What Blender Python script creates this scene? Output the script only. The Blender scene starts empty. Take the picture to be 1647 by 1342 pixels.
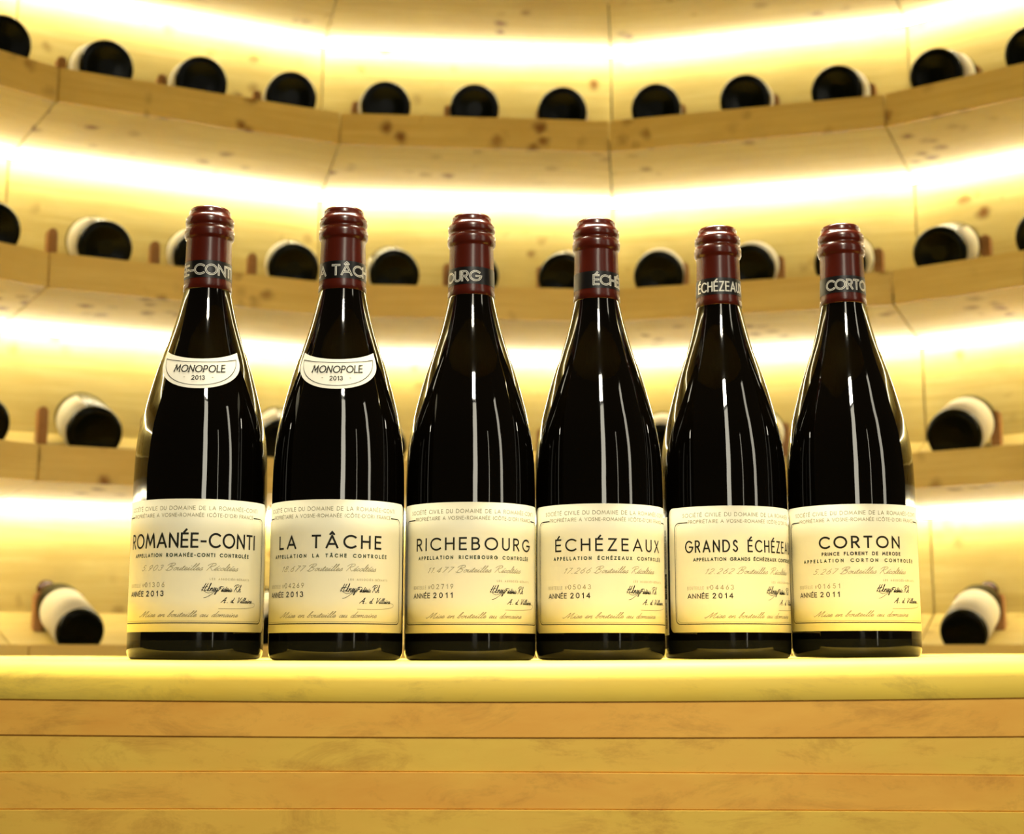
import bpy, bmesh, math, random, unicodedata
from mathutils import Vector, Matrix
R = math.radians
# ---------------------------------------------------------------- camera, world, lights, exposure
scn = bpy.context.scene
COL = scn.collection
W, H, F = 1647, 1342, 2331.0
PITCH = 9.24
cam = bpy.data.objects.new('camera', bpy.data.cameras.new('camera'))
COL.objects.link(cam)
cam.data.sensor_width = 36; cam.data.lens = F / W * 36
cam.data.clip_start = .02
cam.rotation_euler = (R(90 + PITCH), 0, 0)
cam.location = (0, 0, 0)
cam.data.dof.use_dof = True
cam.data.dof.focus_distance = .925
cam.data.dof.aperture_fstop = 10
scn.camera = cam
w = bpy.data.worlds.new('world'); scn.world = w; w.use_nodes = True
w.node_tree.nodes['Background'].inputs[0].default_value = (1, .80, .48, 1)
w.node_tree.nodes['Background'].inputs[1].default_value = .028
scn.view_settings.view_transform = 'Standard'; scn.view_settings.look = 'None'
scn.view_settings.gamma = 1; scn.view_settings.use_curve_mapping = False
scn.view_settings.exposure = 0.13
LED = 28.0                                   # emission of the shelf light strips
def area(name, loc, target, sx, sy, power, col):
    l = bpy.data.lights.new(name, 'AREA'); l.shape = 'RECTANGLE'; l.size = sx; l.size_y = sy
    l.energy = power; l.color = col
    o = bpy.data.objects.new(name, l); COL.objects.link(o); o.location = loc
    o.rotation_euler = (Vector(target) - Vector(loc)).to_track_quat('-Z', 'Y').to_euler()
    return o
area('doorway_light', (.20, -.35, .62), (0, 1.0, .62), .17, 1.15, 5.5, (1, .93, .74))
area('side_strip_light', (1.02, .30, .55), (0, .95, .55), .10, 1.0, 2.0, (1, .93, .74))
area('narrow_strip_light', (.78, -.22, .40), (.1, .95, .40), .025, .8, .35, (1, .93, .74))
area('down_lamp', (.17, -.30, 1.28), (.02, .92, .08), .15, .15, 3.2, (1, .93, .76)).data.spread = R(75)
area('ceiling_lamp', (0, 1.10, 1.22), (0, .92, 0), 1.0, .16, 16, (1, .92, .70)).data.spread = R(80)

# ---------------------------------------------------------------- materials
def mat(name, col, rough=.5, spec=.5, metal=0, coat=0):
    m = bpy.data.materials.new(name); m.use_nodes = True
    b = m.node_tree.nodes['Principled BSDF']
    b.inputs['Base Color'].default_value = (*col, 1); b.inputs['Roughness'].default_value = rough
    b.inputs['Specular IOR Level'].default_value = spec; b.inputs['Metallic'].default_value = metal
    b.inputs['Coat Weight'].default_value = coat; b.inputs['Coat Roughness'].default_value = .08
    return m
def wood(name, light, dark, knotcol=(.24, .11, .02), stain=0.0, knots=1.0, rough=.5, grain=(1.2, 26, 26), orange=None):
    m = mat(name, light, rough, .3); nt = m.node_tree; N = nt.nodes; L = nt.links
    b = N['Principled BSDF']
    tc = N.new('ShaderNodeTexCoord'); oi = N.new('ShaderNodeObjectInfo')
    sc = N.new('ShaderNodeVectorMath'); sc.operation = 'SCALE'; sc.inputs[0].default_value = (7.3, 4.1, 5.7)
    L.new(oi.outputs['Random'], sc.inputs['Scale'])
    ad = N.new('ShaderNodeVectorMath'); ad.operation = 'ADD'
    L.new(tc.outputs['Object'], ad.inputs[0]); L.new(sc.outputs[0], ad.inputs[1])
    def mapped(s):
        mp = N.new('ShaderNodeMapping'); mp.inputs['Scale'].default_value = s; L.new(ad.outputs[0], mp.inputs[0]); return mp.outputs[0]
    def noise(s, scale, det=4, rg=.6, dist=0):
        n = N.new('ShaderNodeTexNoise'); n.inputs['Scale'].default_value = scale; n.inputs['Detail'].default_value = det
        n.inputs['Roughness'].default_value = rg; n.inputs['Distortion'].default_value = dist; L.new(mapped(s), n.inputs['Vector']); return n.outputs['Fac']
    def ramp(src, a, b_, c0=(0, 0, 0, 1), c1=(1, 1, 1, 1)):
        r = N.new('ShaderNodeValToRGB'); r.color_ramp.elements[0].position = a; r.color_ramp.elements[1].position = b_
        r.color_ramp.elements[0].color = c0; r.color_ramp.elements[1].color = c1; L.new(src, r.inputs[0]); return r.outputs[0]
    def mix(f, a, b_):
        x = N.new('ShaderNodeMix'); x.data_type = 'RGBA'
        if isinstance(f, float): x.inputs[0].default_value = f
        else: L.new(f, x.inputs[0])
        for i, v in ((6, a), (7, b_)):
            if isinstance(v, tuple): x.inputs[i].default_value = (*v[:3], 1)
            else: L.new(v, x.inputs[i])
        return x.outputs[2]
    def mul(a, b_):
        x = N.new('ShaderNodeMath'); x.operation = 'MULTIPLY'
        for i, v in ((0, a), (1, b_)):
            if isinstance(v, float): x.inputs[i].default_value = v
            else: L.new(v, x.inputs[i])
        return x.outputs[0]
    g = noise(grain, 4, 5, .65, .3)
    c = mix(ramp(g, .35, .75), light, dark)
    big = noise((1, 2, 2), 5, 5)
    c = mix(mul(ramp(big, .45, .68), .8), c, orange or dark)
    # knots: scattered small burls, in clusters
    v = N.new('ShaderNodeTexVoronoi'); v.inputs['Scale'].default_value = 26
    wn = N.new('ShaderNodeTexNoise'); wn.inputs['Scale'].default_value = 40; L.new(ad.outputs[0], wn.inputs['Vector'])
    dm = N.new('ShaderNodeMix'); dm.data_type = 'RGBA'; dm.inputs[0].default_value = .015
    L.new(ad.outputs[0], dm.inputs[6]); L.new(wn.outputs['Color'], dm.inputs[7]); L.new(dm.outputs[2], v.inputs['Vector'])
    spot = ramp(v.outputs['Distance'], .12, .42, (1, 1, 1, 1), (0, 0, 0, 1))
    clus = ramp(noise((1.6, 1, 1), 5, 1), .50, .58)
    sel = ramp(v.outputs['Color'], .42, .55)
    c = mix(mul(mul(mul(spot, clus), sel), 1.0 * knots), c, knotcol)
    if stain > 0:
        s = noise((1, 1, 2.5), 16, 8, .75, .5)
        c = mix(mul(ramp(s, .50, .68), stain), c, knotcol)
    L.new(c, b.inputs['Base Color'])
    bp = N.new('ShaderNodeBump'); bp.inputs['Strength'].default_value = .12; bp.inputs['Distance'].default_value = .002
    L.new(g, bp.inputs['Height']); L.new(bp.outputs[0], b.inputs['Normal'])
    return m
M_wall = wood('pale burl wood', (.73, .62, .25), (.60, .47, .15))
M_under = wood('shelf underside wood', (.74, .63, .24), (.62, .48, .15))
M_fasc = wood('oak edge wood', (.76, .58, .19), (.64, .45, .12), knots=1)
M_top = wood('shelf top wood', (.75, .61, .23), (.62, .47, .15), knots=.4)
M_peg = wood('red brown peg wood', (.48, .25, .10), (.38, .18, .06), knots=0)
M_b1 = wood('bench yellow board', (.95, .69, .10), (.86, .57, .07), (.42, .28, .06), stain=.5, knots=0, grain=(2, 8, 8), orange=(.86, .62, .11))
M_b2 = wood('bench orange board', (.84, .46, .08), (.74, .35, .055), (.42, .19, .035), stain=.5, knots=0, grain=(2, 8, 8), orange=(.86, .54, .09))
M_b3 = wood('bench straw board', (.82, .55, .09), (.74, .46, .07), (.46, .21, .035), stain=.6, knots=0, grain=(2, 8, 8), orange=(.82, .46, .08))
M_dark = mat('dark floor', (.05, .03, .015), .6)
def glass(name, col):
    m = mat(name, col, .035, .55)
    nt = m.node_tree; b = nt.nodes['Principled BSDF']
    n = nt.nodes.new('ShaderNodeTexNoise'); n.inputs['Scale'].default_value = 9; n.inputs['Detail'].default_value = 6
    tc = nt.nodes.new('ShaderNodeTexCoord'); nt.links.new(tc.outputs['Object'], n.inputs['Vector'])
    r = nt.nodes.new('ShaderNodeMapRange'); r.inputs[1].default_value = .4; r.inputs[2].default_value = .8
    r.inputs[3].default_value = .03; r.inputs[4].default_value = .10
    nt.links.new(n.outputs[0], r.inputs[0]); nt.links.new(r.outputs[0], b.inputs['Roughness'])
    bp = nt.nodes.new('ShaderNodeBump'); bp.inputs['Strength'].default_value = .05; bp.inputs['Distance'].default_value = .003
    n2 = nt.nodes.new('ShaderNodeTexNoise'); n2.inputs['Scale'].default_value = 26; nt.links.new(tc.outputs['Object'], n2.inputs['Vector'])
    nt.links.new(n2.outputs[0], bp.inputs['Height']); nt.links.new(bp.outputs[0], b.inputs['Normal'])
    return m
M_glass = glass('dark wine glass', (.0012, .0008, .0004))
M_heel = glass('thick olive glass', (.007, .007, .004))
M_heel.node_tree.nodes['Principled BSDF'].inputs['Specular IOR Level'].default_value = .35
M_green = mat('dark green glass', (.0015, .0025, .0012), .25, .10)
def paper(name, col):
    m = mat(name, col, .62, .25); nt = m.node_tree; b = nt.nodes['Principled BSDF']
    tc = nt.nodes.new('ShaderNodeTexCoord'); n = nt.nodes.new('ShaderNodeTexNoise'); n.inputs['Scale'].default_value = 60; n.inputs['Detail'].default_value = 6
    nt.links.new(tc.outputs['Object'], n.inputs['Vector'])
    x = nt.nodes.new('ShaderNodeMix'); x.data_type = 'RGBA'; nt.links.new(n.outputs[0], x.inputs[0])
    x.inputs[6].default_value = (*col, 1); x.inputs[7].default_value = (*[c * .93 for c in col], 1)
    nt.links.new(x.outputs[2], b.inputs['Base Color']); return m
M_label = paper('cream label paper', (.82, .77, .56))
M_white = paper('white label paper', (.74, .71, .60))
M_caps = mat('dark red capsule', (.060, .006, .002), .24, .5)
nt = M_caps.node_tree
tc = nt.nodes.new('ShaderNodeTexCoord'); n = nt.nodes.new('ShaderNodeTexNoise'); n.inputs['Scale'].default_value = 90; n.inputs['Detail'].default_value = 4
nt.links.new(tc.outputs['Object'], n.inputs['Vector']); bp = nt.nodes.new('ShaderNodeBump'); bp.inputs['Strength'].default_value = .1; bp.inputs['Distance'].default_value = .001
nt.links.new(n.outputs[0], bp.inputs['Height']); nt.links.new(bp.outputs[0], nt.nodes['Principled BSDF'].inputs['Normal'])
M_band = mat('black band', (.0015, .001, .001), .35, .4)
M_silver = mat('silver ink', (.62, .60, .52), .4)
M_ink = mat('black ink', (.012, .012, .008), .6, .2)
M_green_ink = mat('green black ink', (.03, .05, .02), .6, .2)
M_grey = mat('grey brown ink', (.26, .235, .13), .6, .2)
M_pale = mat('pale brown ink', (.38, .34, .2), .6, .2)
M_led = bpy.data.materials.new('warm light strip'); M_led.use_nodes = True
nt = M_led.node_tree; nt.nodes.clear(); e = nt.nodes.new('ShaderNodeEmission'); o_ = nt.nodes.new('ShaderNodeOutputMaterial')
e.inputs[0].default_value = (1, .93, .72, 1); e.inputs[1].default_value = LED; nt.links.new(e.outputs[0], o_.inputs[0])

# ---------------------------------------------------------------- helpers
def link(name, me, m=None, parent=None):
    o = bpy.data.objects.new(name, me); COL.objects.link(o)
    if m is not None and me is not None and not me.materials: me.materials.append(m)
    if parent: o.parent = parent
    return o
def empty(name, loc=(0, 0, 0), rz=0, parent=None):
    o = bpy.data.objects.new(name, None); COL.objects.link(o); o.location = loc; o.rotation_euler = (0, 0, rz)
    o.empty_display_size = .02
    if parent: o.parent = parent
    return o
def tag(o, label=None, cat=None, group=None, kind=None):
    for k, v in (('label', label), ('category', cat), ('group', group), ('kind', kind)):
        if v: o[k] = v
    return o
def hexa(name, p, bevel=0, seg=2):
    """p: 8 points, bottom four (counter-clockwise) then top four"""
    bm = bmesh.new(); v = [bm.verts.new(q) for q in p]
    for f in ((3, 2, 1, 0), (4, 5, 6, 7), (0, 1, 5, 4), (1, 2, 6, 5), (2, 3, 7, 6), (3, 0, 4, 7)): bm.faces.new([v[i] for i in f])
    if bevel: bmesh.ops.bevel(bm, geom=bm.edges[:], offset=bevel, segments=seg, affect='EDGES', profile=.5)
    bmesh.ops.recalc_face_normals(bm, faces=bm.faces[:])
    me = bpy.data.meshes.new(name); bm.to_mesh(me); bm.free(); return me
def lathe(name, prof, n=96, cap0=True, cap1=True, smooth=True):
    vs, fs = [], []
    for (r, z) in prof:
        for i in range(n):
            a = 2 * math.pi * i / n; vs.append((r * math.cos(a), r * math.sin(a), z))
    for k in range(len(prof) - 1):
        for i in range(n):
            j = (i + 1) % n; fs.append((k * n + i, k * n + j, (k + 1) * n + j, (k + 1) * n + i))
    if cap0: fs.append(tuple(reversed(range(n))))
    if cap1: fs.append(tuple((len(prof) - 1) * n + i for i in range(n)))
    me = bpy.data.meshes.new(name); me.from_pydata(vs, [], fs); me.validate()
    for p in me.polygons: p.use_smooth = smooth and len(p.vertices) == 4
    return me
def crom(pts, step):
    """Catmull-Rom through pts"""
    out = []
    P = [pts[0]] + list(pts) + [pts[-1]]
    for i in range(1, len(P) - 2):
        p0, p1, p2, p3 = P[i - 1:i + 3]
        for t in [k / step for k in range(step)]:
            out.append(tuple(.5 * ((2 * p1[j]) + (-p0[j] + p2[j]) * t + (2 * p0[j] - 5 * p1[j] + 4 * p2[j] - p3[j]) * t * t + (-p0[j] + 3 * p1[j] - 3 * p2[j] + p3[j]) * t ** 3) for j in range(2)))
    out.append(tuple(pts[-1])); return out

# ---------------------------------------------------------------- stroke alphabet (cap height 1)
def arc(cx, cy, rx, ry, a0, a1, n=18):
    return [(cx + rx * math.cos(R(a0 + (a1 - a0) * i / n)), cy + ry * math.sin(R(a0 + (a1 - a0) * i / n))) for i in range(n + 1)]
G = {
 'A': (.82, [[(0, 0), (.41, 1), (.82, 0)], [(.14, .30), (.68, .30)]]),
 'B': (.56, [[(0, 0), (0, 1), (.28, 1)] + arc(.28, .77, .23, .23, 90, -90, 8) + [(0, .54)], [(.28, .54)] + arc(.29, .27, .27, .27, 90, -90, 8) + [(0, 0)]]),
 'C': (.86, [arc(.52, .5, .52, .5, 48, 312)]),
 'D': (.76, [[(0, 0), (0, 1), (.26, 1)] + arc(.26, .5, .5, .5, 90, -90, 14) + [(0, 0)]]),
 'E': (.50, [[(.5, 0), (0, 0), (0, 1), (.5, 1)], [(0, .52), (.46, .52)]]),
 'F': (.46, [[(0, 0), (0, 1), (.46, 1)], [(0, .52), (.42, .52)]]),
 'G': (.96, [arc(.52, .5, .52, .5, 45, 355) + [(.58, .48)]]),
 'H': (.66, [[(0, 0), (0, 1)], [(.66, 0), (.66, 1)], [(0, .53), (.66, .53)]]),
 'I': (.02, [[(.01, 0), (.01, 1)]]),
 'L': (.46, [[(0, 1), (0, 0), (.46, 0)]]),
 'M': (.96, [[(0, 0), (.13, 1), (.48, .2), (.83, 1), (.96, 0)]]),
 'N': (.70, [[(0, 0), (0, 1), (.70, 0), (.70, 1)]]),
 'O': (1.0, [arc(.5, .5, .5, .5, 0, 360, 26)]),
 'P': (.52, [[(0, 0), (0, 1), (.25, 1)] + arc(.26, .73, .26, .27, 90, -90, 8) + [(0, .46)]]),
 'R': (.56, [[(0, 0), (0, 1), (.25, 1)] + arc(.26, .74, .26, .26, 90, -90, 8) + [(0, .48)], [(.25, .48), (.56, 0)]]),
 'S': (.50, [crom([(.46, .84), (.27, 1), (.06, .84), (.12, .60), (.38, .44), (.50, .22), (.27, 0), (.02, .16)], 4)]),
 'T': (.60, [[(.30, 0), (.30, 1)], [(0, 1), (.60, 1)]]),
 'U': (.60, [[(0, 1), (0, .3)] + arc(.3, .3, .3, .3, 180, 360, 10) + [(.60, 1)]]),
 'V': (.74, [[(0, 1), (.37, 0), (.74, 1)]]),
 'X': (.66, [[(0, 0), (.62, 1)], [(.04, 1), (.66, 0)]]),
 'Z': (.62, [[(.03, 1), (.60, 1), (0, 0), (.62, 0)]]),
 '-': (.34, [[(0, .42), (.34, .42)]]), '.': (.06, [[(0, 0), (.06, 0), (.06, .05)]]), "'": (.06, [[(.05, 1), (.03, .8)]]),
 '(': (.16, [arc(.4, .5, .4, .62, 130, 230, 6)]), ')': (.16, [arc(-.24, .5, .4, .62, 50, -50, 6)]),
 'o': (.24, [arc(.12, .80, .12, .16, 0, 360, 8), [(0, .52), (.24, .52)]]),
 '*': (.3, [[(0, .3), (.3, .7)], [(0, .7), (.3, .3)]]),
 '0': (.56, [arc(.28, .5, .28, .5, 0, 360, 20)]),
 '1': (.24, [[(0, .76), (.22, 1), (.22, 0)]]),
 '2': (.52, [arc(.26, .73, .25, .27, 165, -30, 9) + [(0, 0), (.52, 0)]]),
 '3': (.50, [arc(.24, .76, .22, .24, 155, -85, 8) + arc(.24, .27, .26, .27, 80, -160, 9)]),
 '4': (.58, [[(.44, 0), (.44, 1), (0, .27), (.58, .27)]]),
 '5': (.50, [[(.46, 1), (.12, 1), (.06, .58)] + arc(.23, .32, .27, .32, 110, -150, 9)]),
 '6': (.52, [[(.38, 1), (.08, .5)] + arc(.26, .30, .25, .30, 150, 510, 14)]),
 '7': (.50, [[(0, 1), (.50, 1), (.14, 0)]]),
 '8': (.52, [arc(.26, .76, .21, .24, 0, 360, 12), arc(.26, .26, .26, .26, 0, 360, 14)]),
 '9': (.52, [[(.14, 0), (.44, .5)] + arc(.26, .70, .25, .30, -30, 330, 14)]),
 '_': (.5, []),
}
ACC = {'\u0301': [(-.04, 1.12), (.12, 1.30)], '\u0302': [(-.16, 1.12), (0, 1.30), (.16, 1.12)]}
def layout(text, h, space=.42, track=.16, wmul=1.0, shear=0):
    x = 0; out = []; last = 0
    for ch in unicodedata.normalize('NFD', text):
        if ch == ' ': x += space; continue
        if ch in ACC:
            out.append([(last + px, py) for px, py in ACC[ch]]); continue
        wd, st = G[ch]
        for s in st: out.append([(x + px * wmul, py) for px, py in s])
        last = x + wd * wmul * .5; x += wd * wmul + track
    x -= track
    return [[((px + py * shear) * h, py * h) for px, py in s] for s in out], x * h
def fit(text, u0, u1, v, h, **k):
    """strokes of text laid between u0 and u1, baseline v: tracking is adjusted to fill the span"""
    n = len([c for c in text if c != ' ']) - 1; sp = text.count(' ')
    _, w0 = layout(text, h, track=0, space=0, **k)
    t = (u1 - u0 - w0) / h / (n + sp * 1.9)
    wm = k.pop('wmul', 1.0)
    if t < .08:
        _, w0 = layout(text, h, track=0, space=0, wmul=wm)
        wm = wm * ((u1 - u0) - h * (n + sp * 2.2) * .13) / w0; t = .13
        _, w0 = layout(text, h, track=0, space=0, wmul=wm); t = (u1 - u0 - w0) / h / (n + sp * 1.9)
    st, _ = layout(text, h, track=t, space=t * 1.9, wmul=wm, **k)
    return [[(px + u0, py + v) for px, py in s] for s in st]
# joined handwriting (x-height 1)
CUR = {
 'i': (.62, [[(0, .1), (.25, 1), (.25, .2), (.4, 0), (.66, .3)], [(.34, 1.45), (.40, 1.55)]]),
 's': (.70, [[(0, .1), (.4, 1.05), (.55, .4), (.4, 0), (.12, .1)], [(.4, 0), (.75, .3)]]),
 'e': (.72, [[(0, .2), (.5, .6), (.45, .97), (.22, 1), (.1, .45), (.27, .03), (.5, .05), (.76, .35)]]),
 'n': (.90, [[(0, .3), (.15, 1), (.14, 0)], [(.14, .4), (.5, 1), (.62, .8), (.62, .1), (.72, 0), (.94, .25)]]),
 'm': (1.35, [[(0, .3), (.15, 1), (.14, 0)], [(.14, .4), (.45, 1), (.56, .8), (.56, 0)], [(.56, .4), (.9, 1), (1.02, .8), (1.02, .1), (1.15, 0), (1.4, .25)]]),
 'b': (.80, [[(0, .2), (.35, 1.5), (.42, 2.3), (.28, 2.4), (.15, 1.6), (.13, .3), (.3, 0), (.55, .3), (.5, .9), (.85, .8)]]),
 'o': (.78, [[(.35, 1), (.1, .7), (.1, .2), (.35, 0), (.6, .3), (.55, .8), (.35, 1), (.8, .85)]]),
 'u': (.88, [[(0, .4), (.15, 1), (.15, .2), (.33, 0), (.6, .4), (.65, 1), (.65, .2), (.75, 0), (.92, .2)]]),
 't': (.58, [[(0, .2), (.25, 1.7), (.22, .2), (.38, 0), (.6, .2)], [(.02, 1.15), (.5, 1.2)]]),
 'l': (.55, [[(0, .2), (.4, 1.7), (.4, 2.4), (.25, 2.2), (.18, .3), (.33, 0), (.58, .25)]]),
 'a': (.88, [[(.6, .85), (.3, 1), (.08, .5), (.25, 0), (.55, .4), (.65, 1), (.64, .15), (.75, 0), (.92, .2)]]),
 'd': (.90, [[(.6, .85), (.3, 1), (.08, .5), (.25, 0), (.55, .4), (.75, 2.4), (.64, .2), (.75, 0), (.94, .15)]]),
 'c': (.66, [[(.5, .8), (.3, 1), (.08, .5), (.25, 0), (.7, .3)]]),
 'r': (.66, [[(0, .2), (.2, 1.1), (.45, .9), (.35, .2), (.48, 0), (.7, .3)]]),
 'h': (.9, [[(0, .2), (.35, 1.6), (.4, 2.4), (.25, 2.3), (.14, 0)], [(.14, .4), (.5, 1), (.6, .8), (.6, .1), (.72, 0), (.94, .25)]]),
 'k': (.8, [[(0, .2), (.35, 1.6), (.4, 2.4), (.25, 2.3), (.14, 0)], [(.14, .5), (.5, 1), (.2, .5), (.6, 0), (.85, .2)]]),
 'y': (.85, [[(0, .4), (.15, 1), (.15, .3), (.33, 0), (.6, .4), (.65, 1), (.6, -.8), (.3, -1.1), (.4, -.3), (.85, .3)]]),
 'M': (2.2, [[(-.4, .4), (-.15, 0), (.35, .9), (.8, 2.3), (.85, .1)], [(.85, .1), (1.7, 2.3), (1.6, .3), (1.8, 0), (2.2, .3)]]),
 'B': (1.7, [[(.3, 0), (.45, 1.2), (.6, 2.2)], [(-.2, 1.7), (.2, 2.4), (1.1, 2.5), (1.3, 1.9), (.6, 1.3), (1.3, 1.0), (1.2, .2), (.6, -.1), (.0, .2)]]),
 'R': (1.7, [[(.3, 0), (.45, 1.2), (.6, 2.2)], [(-.2, 1.7), (.2, 2.4), (1.1, 2.5), (1.3, 1.9), (.6, 1.2), (1.2, .3), (1.4, 0), (1.75, .3)]]),
 'H': (1.7, [[(.1, 0), (.3, 1.2), (.5, 2.4)], [(1.2, 2.4), (.9, 1.0), (.9, .1), (1.5, .3)], [(0, 1.1), (1.4, 1.4)]]),
 'F': (1.3, [[(.1, 0), (.3, 1.2), (.5, 2.2)], [(-.1, 1.9), (.4, 2.4), (1.4, 2.3)], [(.1, 1.2), (.9, 1.3)]]),
 'A': (1.5, [[(-.3, 0), (.3, 1.4), (.7, 2.4), (.75, 0), (1.1, .1)], [(.1, .9), (1.0, .9)]]),
 'V': (1.4, [[(0, 2.2), (.2, 2.3), (.4, 0), (.9, 1.6), (1.2, 2.5)]]),
}
def cursive(text, u0, u1, v, xh, shear=.45):
    x = 0; out = []
    for ch in unicodedata.normalize('NFD', text):
        if ch == ' ': x += .7; continue
        if ch == '\u0301': out.append([(x - .35, 1.3), (x - .15, 1.7)]); continue
        if ch in CUR:
            wd, st = CUR[ch]
            for s in st: out.append(crom([(x + a, b) for a, b in s], 4))
            x += wd
        else:
            wd, st = G[ch]
            for s in st: out.append([(x + .2 + a * 1.5, b * (1.9 if ch != '.' else 1)) for a, b in s])
            x += wd * 1.5 + .55
    k = (u1 - u0) / (x * xh)
    return [[((a + b * shear) * xh * k + u0, b * xh + v) for a, b in s] for s in out]

def ribbons(name, items, wrap, maxseg=1.2):
    """items: list of (polyline in mm, width in mm, material index); wrap(u, v) -> 3-D point"""
    vs, fs, mi = [], [], []
    for pts, wd, k in items:
        q = [pts[0]]
        for a, b in zip(pts, pts[1:]):
            d = math.hypot(b[0] - a[0], b[1] - a[1])
            if d < 1e-6: continue
            n = max(1, math.ceil(d / maxseg))
            q += [(a[0] + (b[0] - a[0]) * i / n, a[1] + (b[1] - a[1]) * i / n) for i in range(1, n + 1)]
        if len(q) < 2: continue
        closed = math.hypot(q[0][0] - q[-1][0], q[0][1] - q[-1][1]) < 1e-4
        base = len(vs)
        for i, p in enumerate(q):
            a = q[i - 1] if i else (q[-2] if closed else None); b = q[i + 1] if i < len(q) - 1 else (q[1] if closed else None)
            def dirn(s, t):
                l = math.hypot(t[0] - s[0], t[1] - s[1]) or 1; return ((t[0] - s[0]) / l, (t[1] - s[1]) / l)
            d1 = dirn(a, p) if a else None; d2 = dirn(p, b) if b else None
            if d1 and d2:
                m = (d1[0] + d2[0], d1[1] + d2[1]); l = math.hypot(*m)
                if l < .35: nx, ny = -d1[1], d1[0]; sc = 1
                else: nx, ny = -m[1] / l, m[0] / l; sc = min(1.9, 2 / l)
            else:
                dd = d1 or d2; nx, ny = -dd[1], dd[0]; sc = 1
            ex, ey = 0, 0
            if not a: ex, ey = -d2[0] * wd * .45, -d2[1] * wd * .45
            if not b: ex, ey = d1[0] * wd * .45, d1[1] * wd * .45
            hw = wd * .5 * sc
            vs.append(wrap(p[0] + nx * hw + ex, p[1] + ny * hw + ey)); vs.append(wrap(p[0] - nx * hw + ex, p[1] - ny * hw + ey))
        for i in range(len(q) - 1):
            fs.append((base + 2 * i, base + 2 * i + 1, base + 2 * i + 3, base + 2 * i + 2)); mi.append(k)
    me = bpy.data.meshes.new(name); me.from_pydata(vs, [], fs)
    me.polygons.foreach_set('material_index', mi); return me

# ---------------------------------------------------------------- room: ring of nine-faceted shelf bays
CX, CY = .048, 1.088
RV = .470 / (2 * math.sin(R(10)))            # radius to the corners of the shelf fronts
APO = RV * math.cos(R(10))
HEAD0 = 4.8                                  # heading of the middle bay
DEP = .265                                   # shelf depth measured along the corner
FL = -.92; CEIL = 1.62
FACETS = range(-4, 5)
rows = [('highest', 1.230), ('upper', .925), ('middle', .620), ('lower', .316), ('lowest', .012)]
GAP = .0013
def bay_matrix(i):
    """local x along the bay, y outward, z up; origin on the shelf front line"""
    a = R(HEAD0 - 20 * i)                    # heading of the bay's front line
    ux = Vector((math.cos(a), math.sin(a), 0)); uy = Vector((-math.sin(a), math.cos(a), 0))
    o = Vector((CX, CY, 0)) + uy * APO
    return Matrix(((ux.x, uy.x, 0, o.x), (ux.y, uy.y, 0, o.y), (0, 0, 1, 0), (0, 0, 0, 1)))
def hw(y): return (APO + y) * math.tan(R(10)) - GAP
def bay_prism(name, prof, bevel=0):
    """prof: list of (y, z) of a convex outline; ends mitred on the bay's radial planes"""
    bm = bmesh.new(); n = len(prof)
    a = [bm.verts.new((-hw(y), y, z)) for y, z in prof]; b = [bm.verts.new((hw(y), y, z)) for y, z in prof]
    bm.faces.new(a); bm.faces.new(list(reversed(b)))
    for i in range(n):
        j = (i + 1) % n; bm.faces.new((a[i], b[i], b[j], a[j]))
    bmesh.ops.recalc_face_normals(bm, faces=bm.faces[:])
    if bevel: bmesh.ops.bevel(bm, geom=bm.edges[:], offset=bevel, segments=2, affect='EDGES')
    me = bpy.data.meshes.new(name); bm.to_mesh(me); bm.free(); return me
D2 = DEP * math.cos(R(10))                   # depth at right angles to the bay
WT = .020
fascia_me = bay_prism('fascia', [(0, -.057), (0, 0), (.011, 0), (.011, -.057)], .0012); fascia_me.materials.append(M_fasc)
under_me = bay_prism('underside', [(.0115, -.0565), (.0115, -.0495), (D2, -.062), (D2, -.072)]); under_me.materials.append(M_under)
top_me = bay_prism('top', [(.0115, -.037), (.0115, -.027), (D2, .055), (D2, .045)], .0008); top_me.materials.append(M_top)
led_me = bay_prism('led', [(D2 - .024 + .0055 * math.cos(R(a)), -.0775 + .0055 * math.sin(R(a))) for a in range(22, 382, 45)]); led_me.materials.append(M_led)
back_me = bay_prism('back', [(D2 + .0005, .046), (D2 + .0005, .305 - .0725), (D2 + WT, .305 - .0725), (D2 + WT, .046)], .0008); back_me.materials.append(M_wall)
low_me = bay_prism('low', [(D2 + .0005, FL), (D2 + .0005, -.062), (D2 + WT, -.062), (D2 + WT, FL)]); low_me.materials.append(M_wall)
high_me = bay_prism('high', [(D2 + .0005, rows[0][1] + .046), (D2 + .0005, CEIL), (D2 + WT, CEIL), (D2 + WT, rows[0][1] + .046)]); high_me.materials.append(M_wall)

wall = tag(empty('wall_back', (CX, CY, FL)), kind='structure', label='round wall of pale burl wood panels glowing under hidden light strips', cat=None)
Winv = Matrix.Translation(-Vector((CX, CY, FL)))
def put(name, me, parent, inv, M):
    o = link(name, me, None, parent); o.matrix_basis = inv @ M; return o
for i in FACETS:
    B = bay_matrix(i)
    for nm, z in rows[1:]: put('wall_panel', back_me, wall, Winv, B @ Matrix.Translation((0, 0, z)))
    put('wall_panel', low_me, wall, Winv, B); put('wall_panel', high_me, wall, Winv, B)
# floor and ceiling
for nm, z0, z1, m in (('floor', FL - .03, FL, M_dark), ('ceiling', CEIL, CEIL + .03, M_wall)):
    o = link(nm, lathe(nm, [(1.75, z0), (1.75, z1)], 72, smooth=False), m); o.location = (CX, CY, 0); tag(o, kind='structure')

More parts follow.
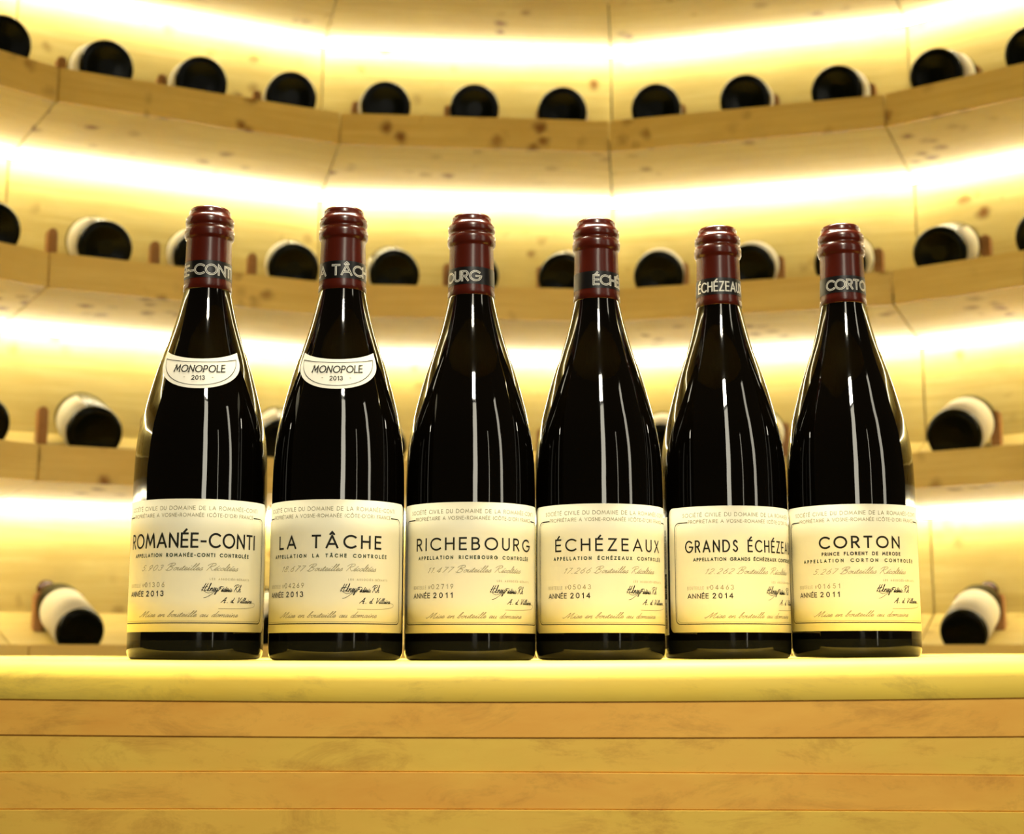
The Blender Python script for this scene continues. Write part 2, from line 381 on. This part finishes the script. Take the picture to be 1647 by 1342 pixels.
# wooden pegs that flank each lying bottle
PEGY = .175
pm = bmesh.new()
hwp, hdp, hp = .008, .011, .058
outline = [(-hwp, -.012), (hwp, -.012), (hwp, hp - .006), (hwp * .6, hp - .001), (0, hp), (-hwp * .6, hp - .001), (-hwp, hp - .006)]
fa = [pm.verts.new((x, -hdp, z)) for x, z in outline]; fb = [pm.verts.new((x, hdp, z)) for x, z in outline]
pm.faces.new(fa); pm.faces.new(list(reversed(fb)))
for k in range(len(outline)):
    j = (k + 1) % len(outline); pm.faces.new((fa[k], fb[k], fb[j], fa[j]))
bmesh.ops.recalc_face_normals(pm, faces=pm.faces[:]); bmesh.ops.bevel(pm, geom=pm.edges[:], offset=.0012, segments=2, affect='EDGES')
peg_me = bpy.data.meshes.new('peg'); pm.to_mesh(peg_me); pm.free(); peg_me.materials.append(M_peg)
SLOPE = math.atan2(.082, D2 - .0115)
def floor_z(y): return -.027 + math.tan(SLOPE) * (y - .0115)
LROW = {'highest': 'curved wooden bottle shelf at the very top edge of the picture', 'upper': 'highest fully seen curved wooden shelf with a full row of lying bottles',
        'middle': 'curved wooden shelf level with the red necks of the standing bottles', 'lower': 'curved wooden shelf level with the shoulders of the standing bottles',
        'lowest': 'lowest curved wooden shelf, level with the labels just above the bench'}
visible = [(-2, 2)] + [(i, j) for i in (-1, 0, 1) for j in range(3)] + [(2, 0), (2, 1)]
for nm, z in rows:
    s = tag(empty('bottle_shelf', (CX, CY, z)), LROW[nm], 'shelf', 'curved bottle shelves')
    inv = Matrix.Translation((-CX, -CY, -z))
    for i in FACETS:
        B = bay_matrix(i) @ Matrix.Translation((0, 0, z))
        put('front_board', fascia_me, s, inv, B); put('underside_board', under_me, s, inv, B)
        put('top_board', top_me, s, inv, B)
        o = put('light_strip', led_me, s, inv, B); o['label'] = 'glowing warm light strip tucked under the back of the shelf'
        for j in range(3):
            if (i, j) in visible and nm != 'highest':
                x = (-1 + j) * .1567
                for sg in (-1, 1):
                    put('peg', peg_me, s, inv, B @ Matrix.Translation((x, .035, 0)) @ Matrix.Rotation(R(-6.67 * (j - 1)), 4, 'Z') @ Matrix.Translation((sg * (.031 if nm == 'lowest' else .041), PEGY - .035, floor_z(PEGY))))

# ---------------------------------------------------------------- tasting bench
BF, BB, BW = .872, 1.30, .80
def crv(x, e0, m, e1):                       # board joints are not quite straight: left, middle, right
    t = max(-1.2, min(1.2, x / .31)); return m + (e1 - e0) / 2 * t + ((e1 + e0) / 2 - m) * t * t
def zy(y, d=BF):
    v = (671 - y) / F; c, s = math.cos(R(PITCH)), math.sin(R(PITCH)); return d * (s + v * c) / (c - v * s)
lines = [(1060, 1064, 1056), (1125, 1130, 1123), (1183, 1188, 1186), (1243, 1243, 1249), (1303, 1303, 1307), (1363, 1362, 1362)]
lz = [[zy(y) for y in L_] for L_ in lines]
while len(lz) < 14: lz.append([q - .0225 for q in lz[-1]])
def top_z(x): return crv(x, *lz[0])
bench = tag(empty('tasting_bench', (0, (BF + BB) / 2, FL)), 'honey coloured bench of stacked wooden boards under the six standing bottles', 'bench')
Binv = Matrix.Translation((0, -(BF + BB) / 2, -FL))
def board(k):
    """one board; front edge rounded on top for the first"""
    n = 32; prof_n = 9 if k == 0 else 3
    off = [0, .0012, .0022, .0010, .0, .0015][k % 6]
    xs = [-BW + 2 * BW * i / n for i in range(n + 1)]
    vs, fs = [], []
    for x in xs:
        zt = crv(x, *lz[k]) - (.00005 if k else 0); zb = crv(x, *lz[k + 1])
        r = .012 if k == 0 else .0005
        ring = [(x, BB, zb), (x, BF + off + .0006, zb), (x, BF + off, zb + .0006)]
        for q in range(prof_n + 1):
            a = math.pi / 2 * q / prof_n
            ring.append((x, BF + off + r - r * math.cos(a), zt - r * (1.2 if k == 0 else 1) * (1 - math.sin(a))))
        ring.append((x, BB, zt)); vs += ring
    m = len(ring)
    for i in range(n):
        for q in range(m):
            p = (q + 1) % m; fs.append((i * m + q, i * m + p, (i + 1) * m + p, (i + 1) * m + q))
    fs.append(tuple(range(m))); fs.append(tuple(reversed([n * m + q for q in range(m)])))
    bm = bmesh.new(); V = [bm.verts.new(v) for v in vs]
    for f in fs: bm.faces.new([V[q] for q in f])
    bmesh.ops.recalc_face_normals(bm, faces=bm.faces[:])
    me = bpy.data.meshes.new('board'); bm.to_mesh(me); bm.free()
    for p in me.polygons: p.use_smooth = k == 0 and len(p.vertices) == 4
    return me
bm_ = [M_b1, M_b2, M_b3, M_b2, M_b3, M_b2]
blab = ['bright yellow top board with a rounded edge', 'orange board', 'straw coloured board with dark flecks', 'orange brown board', 'straw yellow board', None]
for k in range(12):
    o = link('board', board(k), bm_[k % 6] if k else M_b1, bench); o.matrix_basis = Binv
    if k < 5: o['label'] = blab[k]
zb = min(lz[12]) - .002
o = link('cabinet_base', hexa('base', [(-BW + .02, BF + .02, FL), (BW - .02, BF + .02, FL), (BW - .02, BB - .02, FL), (-BW + .02, BB - .02, FL),
     (-BW + .02, BF + .02, zb), (BW - .02, BF + .02, zb), (BW - .02, BB - .02, zb), (-BW + .02, BB - .02, zb)], .003), M_b3, bench); o.matrix_basis = Binv

# ---------------------------------------------------------------- standing bottles
RB = .0432
key = [(.0432, .012), (.0432, .100), (.0431, .117), (.0427, .130), (.0418, .141), (.0405, .150), (.0388, .159), (.0367, .1675), (.0344, .176),
       (.0316, .186), (.0291, .194), (.0264, .202), (.0236, .2105), (.0211, .219), (.0189, .2275), (.0172, .235), (.0160, .2415), (.0155, .246),
       (.0151, .258), (.0147, .272), (.0146, .284)]
prof = [(.030, .0030), (.0385, .0), (.0402, .0003), (.0418, .0013), (.0427, .0030), (.0431, .0050), (.0432, .0068), (.0432, .0080)] + crom(key[:1] + key[1:], 4) 
prof += [(.0146, .286), (.0130, .290), (.0122, .2985)]
body_me = lathe('bottle_body', prof, 112); body_me.materials.append(M_glass); body_me.materials.append(M_heel)
for p in body_me.polygons:
    if max(body_me.vertices[i].co.z for i in p.vertices) <= .0095 + .004 and len(p.vertices) == 4: p.material_index = 1
def r_at(z):
    pr = [q for q in prof if q[1] >= .01]
    for (r0, z0), (r1, z1) in zip(pr, pr[1:]):
        if z0 <= z <= z1 and z1 > z0: return r0 + (r1 - r0) * (z - z0) / (z1 - z0)
    return pr[-1][0]
CZ = .2435
cprof = [(r_at(CZ) + .00005, CZ), (r_at(CZ) + .0005, CZ + .0003)]
cprof += [(r_at(z) + .0005, z) for z in (.248, .253, .258, .263, .268, .273, .278)]
cprof += [(.0151, .2790), (.0158, .2797), (.0165, .2812), (.0166, .2845), (.0161, .2868), (.0152, .2876), (.0152, .2886), (.0159, .2893), (.0162, .2912),
          (.0160, .2938), (.0150, .2952), (.0138, .2962), (.0136, .2985), (.0134, .3000), (.0127, .3010), (.0116, .3014), (.0105, .3009), (.0100, .3000), (.004, .2998)]
caps_me = lathe('capsule', cprof, 80, cap0=False); caps_me.materials.append(M_caps)
BZ0, BZ1 = .2505, .2625
band_me = lathe('band', [(r_at(z) + .00062, z) for z in (BZ0, (BZ0 + BZ1) / 2, BZ1)], 80, cap0=False, cap1=False); band_me.materials.append(M_band)

LB, LT = .0172, .1000                        # label bottom and top on the bottle
LHW = 63.5; LHT = (LT - LB) * 1000           # half width / height in mm
def wrap_label(off):
    def f(u, v):
        a = u / (RB * 1000 + .2); r = RB + off
        return (r * math.sin(a), -r * math.cos(a), LT - v / 1000)
    return f
def rounded(u0, u1, v0, v1, r, n=7):
    c = []
    for cx_, cy_, a0 in ((u1 - r, v0 + r, -90), (u1 - r, v1 - r, 0), (u0 + r, v1 - r, 90), (u0 + r, v0 + r, 180)):
        c += [(cx_ + r * math.cos(R(a0 + 90 * i / n)), cy_ + r * math.sin(R(a0 + 90 * i / n))) for i in range(n + 1)]
    return c
def label_mesh(u0, u1, v0, v1, rc, off=.00022, n=72):
    f = wrap_label(off); g = wrap_label(.00002); vs, fs = [], []
    us = [u0 + rc * (1 - math.cos(math.pi / 2 * i / 6)) for i in range(7)]
    us += [u0 + rc + (u1 - u0 - 2 * rc) * i / n for i in range(1, n)] + [u1 - rc * (1 - math.cos(math.pi / 2 * i / 6)) for i in range(6, -1, -1)]
    for u in us:
        e = min(u - u0, u1 - u); ins = 0 if e >= rc else rc - math.sqrt(max(0, rc * rc - (rc - e) ** 2))
        a, b = v0 + ins, v1 - ins
        vs += [g(u, a), f(u, a)] + [f(u, a + (b - a) * q / 4) for q in (1, 2, 3)] + [f(u, b), g(u, b)]
    for i in range(len(us) - 1):
        for q in range(6): fs.append((i * 7 + q, i * 7 + q + 1, i * 7 + q + 8, i * 7 + q + 7))
    me = bpy.data.meshes.new('label'); me.from_pydata(vs, [], fs)
    bm = bmesh.new(); bm.from_mesh(me); bmesh.ops.recalc_face_normals(bm, faces=bm.faces[:]); bm.to_mesh(me); bm.free()
    for p in me.polygons: p.use_smooth = True
    me.materials.append(M_label); return me
def flip(strokes, v):                         # strokes have y up from the baseline; label v runs down
    return [[(a, v - b) for a, b in s] for s in strokes]
DG = RB * 1000 * math.pi / 180                # mm per degree
label_me = label_mesh(-LHW, LHW, 0, LHT, 4.5)
rng = random.Random(5)
def border_items():
    it = []
    fu, ft, fb, r = 57.0, 10.4, LHT - 5.4, 4.0
    c = [(-45.5, ft)] + [(-fu + r, ft)] + [(-fu + r - r * math.sin(R(a)), ft + r - r * math.cos(R(a))) for a in range(0, 91, 15)]
    c += [(-fu, fb - r)] + [(-fu + r - r * math.cos(R(a)), fb - r + r * math.sin(R(a))) for a in range(0, 91, 15)] + [(0, fb)]
    for sgn in (1, -1):
        it.append(([(a * sgn, b) for a, b in c], .55, 0))
        it.append(([(a * sgn * (1 - 1.3 / 57), b - (1.2 if b > 40 else -1.0)) for a, b in c[2:]], .17, 1))
        it.append(([(45.5 * sgn, ft), (52.5 * sgn, ft)], .75, 0))
    return it
border_me = ribbons('border', border_items(), wrap_label(.00034)); border_me.materials.append(M_ink); border_me.materials.append(M_grey)
TW = {'ROMANÉE-CONTI': (.90, 1.12), 'GRANDS ÉCHÉZEAUX': (.74, 1.15)}
def print_mesh(title, half, cap, weight, app, count, number, year, extra=None):
    it = []
    for s in flip(fit('SOCIÉTÉ CIVILE DU DOMAINE DE LA ROMANÉE-CONTI', -49, 49, 0, 2.35), 6.9): it.append((s, .30, 1))
    for s in flip(fit("PROPRIÉTAIRE A VOSNE-ROMANÉE (CÔTE-D'OR) FRANCE", -44.5, 44.5, 0, 2.1), 11.2): it.append((s, .28, 1))
    sh = 0 if extra is None else -1.6
    for s in flip(fit(title, -half, half, 0, cap, wmul=TW.get(title, (1.12,))[0]), 30.2 + sh): it.append((s, weight * TW.get(title, (0, 1.28))[1], 0))
    ya = 36.2
    if extra:
        for s in flip(fit(extra, -26, 28, 0, 1.9), 33.6): it.append((s, .50, 0))
        ya = 38.0
    for s in flip(fit(app, -41, 41, 0, 1.9), ya): it.append((s, .50, 3))
    for s in flip(cursive(count + ' Bouteilles Récoltées', -34, 32, 0, 1.75), 44.8 + (1 if extra else 0)): it.append((s, .24, 1))
    for s in flip(fit('LES ASSOCIÉS-GÉRANTS', 14, 42, 0, 1.1), 50.6): it.append((s, .20, 2))
    for s in flip(fit('BOUTEILLE No', -46, -30, 0, 2.1, wmul=.5), 55.0): it.append((s, .22, 2))
    for s in flip(fit(number, -29.5, -14.5, 0, 2.8, wmul=1.1), 55.0): it.append((s, .36, 1))
    for s in flip(fit('ANNÉE', -46, -31, 0, 2.9, wmul=1.15), 60.6): it.append((s, .50, 0))
    for s in flip(fit(year, -28, -15, 0, 3.0, wmul=1.2), 60.6): it.append((s, .58, 0))
    # signatures
    for s in flip(cursive('Hkney', 9, 19, 0, 1.9, .35), 57.5): it.append((s, .42, 0))
    for s in flip(cursive('Fédéric', 19, 28.5, 0, 1.3, .35), 57.8): it.append((s, .42, 0))
    for s in flip(cursive('Rh', 29.5, 35, 0, 1.8, .35), 57.8): it.append((s, .34, 0))
    it.append((crom([(9, 56.5), (13, 58.8), (17.5, 57.6), (13, 61), (10.5, 61.8)], 5), .25, 0))
    for s in flip(cursive('A. d. Villaine', 22, 45, 0, 1.35, .35), 64.6): it.append((s, .38, 0))
    it.append((crom([(44, 64.3), (48.5, 64.9), (47, 67), (36, 68.2), (20, 68.4)], 6), .24, 1))
    for s in flip(cursive('Mise en bouteille au domaine', -33, 33, 0, 1.55), 73.6): it.append((s, .26, 1))
    me = ribbons('print', it, wrap_label(.00036))
    for m in (M_ink, M_grey, M_pale, M_green_ink): me.materials.append(m)
    return me
# half-moon label on the shoulder
MT, MH, MA = .1925, .0205, 54
def moon_pt(s, t, off):
    """s -1..1 across, t 0..1 from the top edge down to the rounded bottom"""
    zt = MT + .0070 * (1 - math.cos(R(MA * s))) / (1 - math.cos(R(MA)))
    zs = MT + .0070 - .0065; xs = math.sin(R(MA * s)) / math.sin(R(MA))
    zl = zs - (zs - (MT - MH)) * max(0, 1 - abs(xs) ** 2.1) ** .5
    z = zt + (zl - zt) * t; r = r_at(z) + off; a = R(MA * s)
    return (r * math.sin(a), -r * math.cos(a), z)
def moon_mesh(off=.0004):
    n, m = 60, 10; vs, fs = [], []
    for i in range(n + 1):
        s = -math.cos(math.pi * i / n)
        vs += [moon_pt(s, q / m, off) for q in range(m + 1)]
    for i in range(n):
        for q in range(m): fs.append((i * (m + 1) + q, i * (m + 1) + q + 1, (i + 1) * (m + 1) + q + 1, (i + 1) * (m + 1) + q))
    me = bpy.data.meshes.new('moon'); me.from_pydata(vs, [], fs)
    for p in me.polygons: p.use_smooth = True
    me.materials.append(M_white); return me
moon_me = moon_mesh()
MR = r_at(.186) * 1000
def wrap_moon(off):
    def f(u, v):                             # v measured in mm upward from the moon's top centre line
        a = u / MR; z = MT + v / 1000 + .0052 * (1 - math.cos(a)) / (1 - math.cos(R(MA))) * max(0, 1 + v / 26)
        r = r_at(z) + off; return (r * math.sin(a), -r * math.cos(a), z)
    return f
def moon_print():
    it = []
    ln, lo = [], []
    A_ = MR * R(MA)
    for i in range(61):                      # border as an inset of the outline
        s = -.90 + 1.8 * i / 60
        zt = -2.4; ln.append((A_ * s, zt))
        xs = math.sin(R(MA * s)) / math.sin(R(MA * .905))
        lo.append((A_ * s, min(zt, -.8 - (MH * 1000 - 3.0) * max(0, 1 - abs(xs) ** 2.1) ** .5)))
    it.append((ln, .40, 0)); it.append((lo, .40, 0))
    st, wd = layout('MONOPOLE', 4.4, track=.25, wmul=.92, shear=.14)
    st = [[(a - wd / 2, b - 9.3) for a, b in s] for s in st]
    for s in st:
        it.append((s, .75, 0))
        for p in (s[0], s[-1]): it.append(([(p[0] - .55, p[1]), (p[0] + .55, p[1])], .28, 0))
    st, wd = layout('2013', 2.7, track=.32)
    for s in st: it.append(([(a - wd / 2 , b - 14.6) for a, b in s], .52, 0))
    for u in (-16, 16):
        it.append(([(u - .5, -5.6), (u + .5, -5.0)], .35, 1)); 
    for u in (-8.5, 8.5): it.append(([(u - .3, -13.0), (u + .3, -13.0)], .4, 1))
    me = ribbons('moon_print', it, wrap_moon(.0006), 1.0); me.materials.append(M_ink); me.materials.append(M_grey); return me
moonprint_me = moon_print()
def band_print(text, start, letter, h=6.4, wm=1.0, dbl=True):
    st, wd = layout(text, h, track=.20, space=.5, wmul=wm)
    rr = r_at((BZ0 + BZ1) / 2) + .0008; it = []
    k = letter / (wd / len(text))
    u0 = R(start) * rr * 1000
    for s in st: it.append(([(a * k + u0, b) for a, b in s], 1.35 if dbl else .95, 0))
    def f0(u, v):
        z = BZ0 + .0024 + v / 1000; r = r_at(z) + .00075; a = u / (rr * 1000); return (r * math.sin(a), -r * math.cos(a), z)
    me = ribbons('band_print', it, f0, .8); me.materials.append(M_silver)
    me2 = None
    if dbl:
        def f1(u, v):
            z = BZ0 + .0024 + v / 1000; r = r_at(z) + .00085; a = u / (rr * 1000); return (r * math.sin(a), -r * math.cos(a), z)
        me2 = ribbons('band_inline', [(s, .38, 0) for s, _, _ in it], f1, .8); me2.materials.append(M_band)
    return me, me2
side_me = label_mesh(-118, -66.3, 5.0, LHT + 1.5, 1.0)
def side_print():
    it = []
    def vert(text, v0, v1, u, h, wt):
        for s in fit(text, v0, v1, 0, h): it.append(([(u - b, a) for a, b in s], wt, 0))
    vert('SOCIÉTÉ CIVILE DU DOMAINE', 14, 40, -69, 1.3, .35)
    vert('ROMANÉE-CONTI', 44, 60, -68.5, 2.4, 1.0)
    vert('PRODUIT DE FRANCE', 63, 80, -69, 1.3, .35)
    me = ribbons('side_print', it, wrap_label(.00034)); me.materials.append(M_ink); return me

BOT = [ # x, y, turn, title, half mm, cap, weight, appellation, count, number, year, band, start deg, letter mm
 (-.205, .950, -8.6, 'ROMANÉE-CONTI', 46.5, 8.3, 1.15, 'APPELLATION ROMANÉE-CONTI CONTROLÉE', '5.903', '01306', '2013', 'ROMANÉE-CONTI', None, None),
 (-.1142, .950, -9.0, 'LA TÂCHE', 36, 7.4, .98, 'APPELLATION LA TÂCHE CONTROLÉE', '18.677', '04269', '2013', 'LA TÂCHE', None, None),
 (-.0278, .965, 4.9, 'RICHEBOURG', 42.8, 7.2, .86, 'APPELLATION RICHEBOURG CONTROLÉE', '11.477', '02719', '2011', 'RICHEBOURG', None, None),
 (.0586, .977, 11.7, 'ÉCHÉZEAUX', 39.3, 7.2, .84, 'APPELLATION ÉCHÉZEAUX CONTROLÉE', '17.266', '05043', '2014', 'ÉCHÉZEAUX', None, None),
 (.1460, .997, 26.0, 'GRANDS ÉCHÉZEAUX', 47, 7.2, .90, 'APPELLATION GRANDS ÉCHÉZEAUX CONTROLÉE', '12.262', '04463', '2014', 'GRANDS ÉCHÉZEAUX', None, None),
 (.2333, .995, 7.4, 'CORTON', 27.5, 7.0, .98, 'APPELLATION CORTON CONTROLÉE', '5.267', '01651', '2011', 'CORTON', None, None)]
BAND = [(-215, 6.1, 1.0, True), (-88, 6.4, 1.0, True), (-190, 5.9, 1.0, True), (-7, 5.6, .95, True), (-178, 4.45, .62, False), (-42, 6.3, 1.0, True)]
LAB = ['standing wine bottle at the left end of the front row, ROMANÉE-CONTI class half-moon shoulder label',
       ]
LAB = ['leftmost of six dark red-capped bottles on the bench, with white half-moon shoulder label',
       'second from left of six bottles on the bench, with white half-moon shoulder label',
       'third from left of six red-capped bottles on the bench, plain shoulder, labelled year 2011',
       'fourth from left of six red-capped bottles on the bench, labelled year 2014',
       'fifth from left of six standing bottles, with a second narrow label at its left',
       'rightmost of six dark red-capped bottles on the bench, with short title and year 2011']
for k, (x, y, turn, title, half, cap, wt, app, cnt, num, yr, bt, _, _) in enumerate(BOT):
    zc = min(top_z(x - .03), top_z(x), top_z(x + .03)); zc = top_z(x) + .0001
    az = 0
    root = tag(empty('wine_bottle', (x, y, zc)), LAB[k], 'bottle', 'wine bottles standing on the bench')
    body = link('glass_body', body_me, None, root)
    body['label'] = 'almost black glossy glass body'
    c = link('capsule', caps_me, None, root); c['label'] = 'dark red capsule with two raised rings'
    link('band', band_me, None, c)['label'] = 'black printed band'
    s0, lw, wm, dbl = BAND[k]
    b1, b2 = band_print(bt, s0, lw, 6.4 if k != 4 else 6.4, wm, dbl)
    o = link('band_lettering', b1, None, c); o['label'] = 'silver capital letters'
    face = math.atan2(x, y)                   # labels are turned relative to the line towards the camera
    rz = -face * 0 + R(turn)
    view = -math.atan2(x, y)
    if b2: link('band_lettering', b2, None, c)['label'] = 'dark inner line of the letters'
    for ch in [q for q in c.children if q.name.startswith('band_lettering')]: ch.rotation_euler.z = view
    lb = link('label', label_me, None, root); lb['label'] = 'cream paper label with thin black border'
    lb.rotation_euler.z = view + R(turn)
    link('border', border_me, None, lb)
    pm_ = print_mesh(title, half, cap, wt, app, cnt, num, yr, 'PRINCE FLORENT DE MERODE' if k == 5 else None)
    link('lettering', pm_, None, lb)
    if k < 2:
        mn = link('shoulder_label', moon_me, None, root); mn['label'] = 'white half-moon label'
        mn.rotation_euler.z = view + R(-7 if k == 0 else -5)
        link('lettering', moonprint_me, None, mn)
    if k == 4:
        sd = link('side_label', side_me, None, root); sd['label'] = 'narrow strip of a second cream label'
        sd.rotation_euler.z = view + R(turn); link('lettering', side_print(), None, sd)

# ---------------------------------------------------------------- bottles lying on the wall shelves
def lying_mesh(R0, Lh, nm):
    q = [(R0 * .30, .006), (R0 * .72, .001), (R0 * .86, 0), (R0 * .95, .0025), (R0, .009), (R0, Lh * .55), (R0 * .97, Lh * .62), (R0 * .82, Lh * .70), (R0 * .56, Lh * .785),
         (R0 * .40, Lh * .85), (R0 * .36, Lh * .90)]
    b = lathe(nm, q, 56); b.materials.append(M_green)
    c = lathe(nm + 'c', [(R0 * .375, Lh * .86), (R0 * .37, Lh * .965), (R0 * .41, Lh * .967), (R0 * .41, Lh * .99), (R0 * .34, Lh)], 40, cap0=False); c.materials.append(M_caps)
    # label: wraps 300 degrees of the straight body
    vs, fs = [], []; n = 44
    for i in range(n + 1):
        a = R(-150 + 300 * i / n)
        for z, r in ((Lh * .055, R0 + .00005), (Lh * .055, R0 + .0004), (Lh * .48, R0 + .0004), (Lh * .48, R0 + .00005)):
            vs.append((r * math.sin(a), r * math.cos(a), z))
    for i in range(n):
        for t in range(3): fs.append((i * 4 + t, i * 4 + t + 1, i * 4 + t + 5, i * 4 + t + 4))
    l = bpy.data.meshes.new(nm + 'l'); l.from_pydata(vs, [], fs)
    for p in l.polygons: p.use_smooth = True
    l.materials.append(M_white)
    return b, c, l
big = lying_mesh(.0435, .250, 'lying'); mid = lying_mesh(.0438, .250, 'lying_mid'); small = lying_mesh(.0370, .250, 'lying_small')
ORD = ['first', 'second', 'third', 'fourth', 'fifth', 'sixth', 'seventh', 'eighth', 'ninth', 'tenth', 'eleventh', 'twelfth']
WHERE = {'upper': 'the top shelf', 'middle': 'the second highest shelf', 'lower': 'the second lowest shelf', 'lowest': 'the lowest shelf'}
OFF = {('middle', 1): 11, ('middle', 2): 8, ('middle', 3): 12, ('middle', 4): 19, ('middle', 9): -5, ('middle', 10): -9, ('lower', 1): 8}
for nm, z in rows[1:]:
    ms, R0 = {'lowest': (small, .0370), 'upper': (mid, .0438)}.get(nm, (big, .0435))
    for n_, (i, j) in enumerate(visible):
        if nm == 'lowest' and n_ in (0, 11): continue
        if nm == 'lower' and n_ == 11: continue
        y0 = .0135
        up = R0 / math.cos(SLOPE)
        # axis: from base centre, up the slope
        base = Vector(((-1 + j) * .1567, y0 + R0 * math.sin(SLOPE) * 1.02, floor_z(y0) + R0 * math.cos(SLOPE) + .0008 + R0 * math.sin(SLOPE) * math.tan(SLOPE) * 0))
        base.x += OFF.get((nm, n_), 0) / 1000
        ax = Vector((0, math.cos(SLOPE), math.sin(SLOPE))); xx = Vector((1, 0, 0)); yy = ax.cross(xx)
        # keep the lower rim on the shelf: contact point lies R0 below the axis at right angles to it
        base.z = floor_z(base.y - 0) + R0 / math.cos(SLOPE) + .0006
        base.y = .0130 + R0 * math.sin(SLOPE); base.z = floor_z(base.y) + R0 / math.cos(SLOPE) + .0006
        M = Matrix(((xx.x, yy.x, ax.x, base.x), (xx.y, yy.y, ax.y, base.y), (xx.z, yy.z, ax.z, base.z), (0, 0, 0, 1)))
        spin = Matrix.Rotation(R(rng.choice([-150, 10, 20, -25, 170, -8])), 4, 'Z') if nm != 'lowest' else Matrix.Rotation(R(180), 4, 'Z')
        root = empty('lying_bottle'); root.matrix_world = bay_matrix(i) @ Matrix.Translation((0, 0, z)) @ Matrix.Translation((base.x, .035, 0)) @ Matrix.Rotation(R(-6.67 * (j - 1) - (0 if nm == 'lowest' else {-1: 5.5, 0: 2.5, 1: -1}.get(i, 0))), 4, 'Z') @ Matrix.Translation((-base.x, -.035, 0)) @ M @ spin
        o0 = n_ - (1 if nm == 'lowest' else 0)
        tot = 12 if nm in ('upper', 'middle') else (11 if nm == 'lower' else 10)
        hid = ''
        lab = f'dark bottle lying base outward on {WHERE[nm]}, {ORD[o0]} from left'
        tag(root, lab, 'bottle', f'bottles lying on the {WHERE[nm]}')
        link('glass_body', ms[0], None, root); link('capsule', ms[1], None, root)
        link('label', ms[2], None, root)['label'] = 'white paper label'
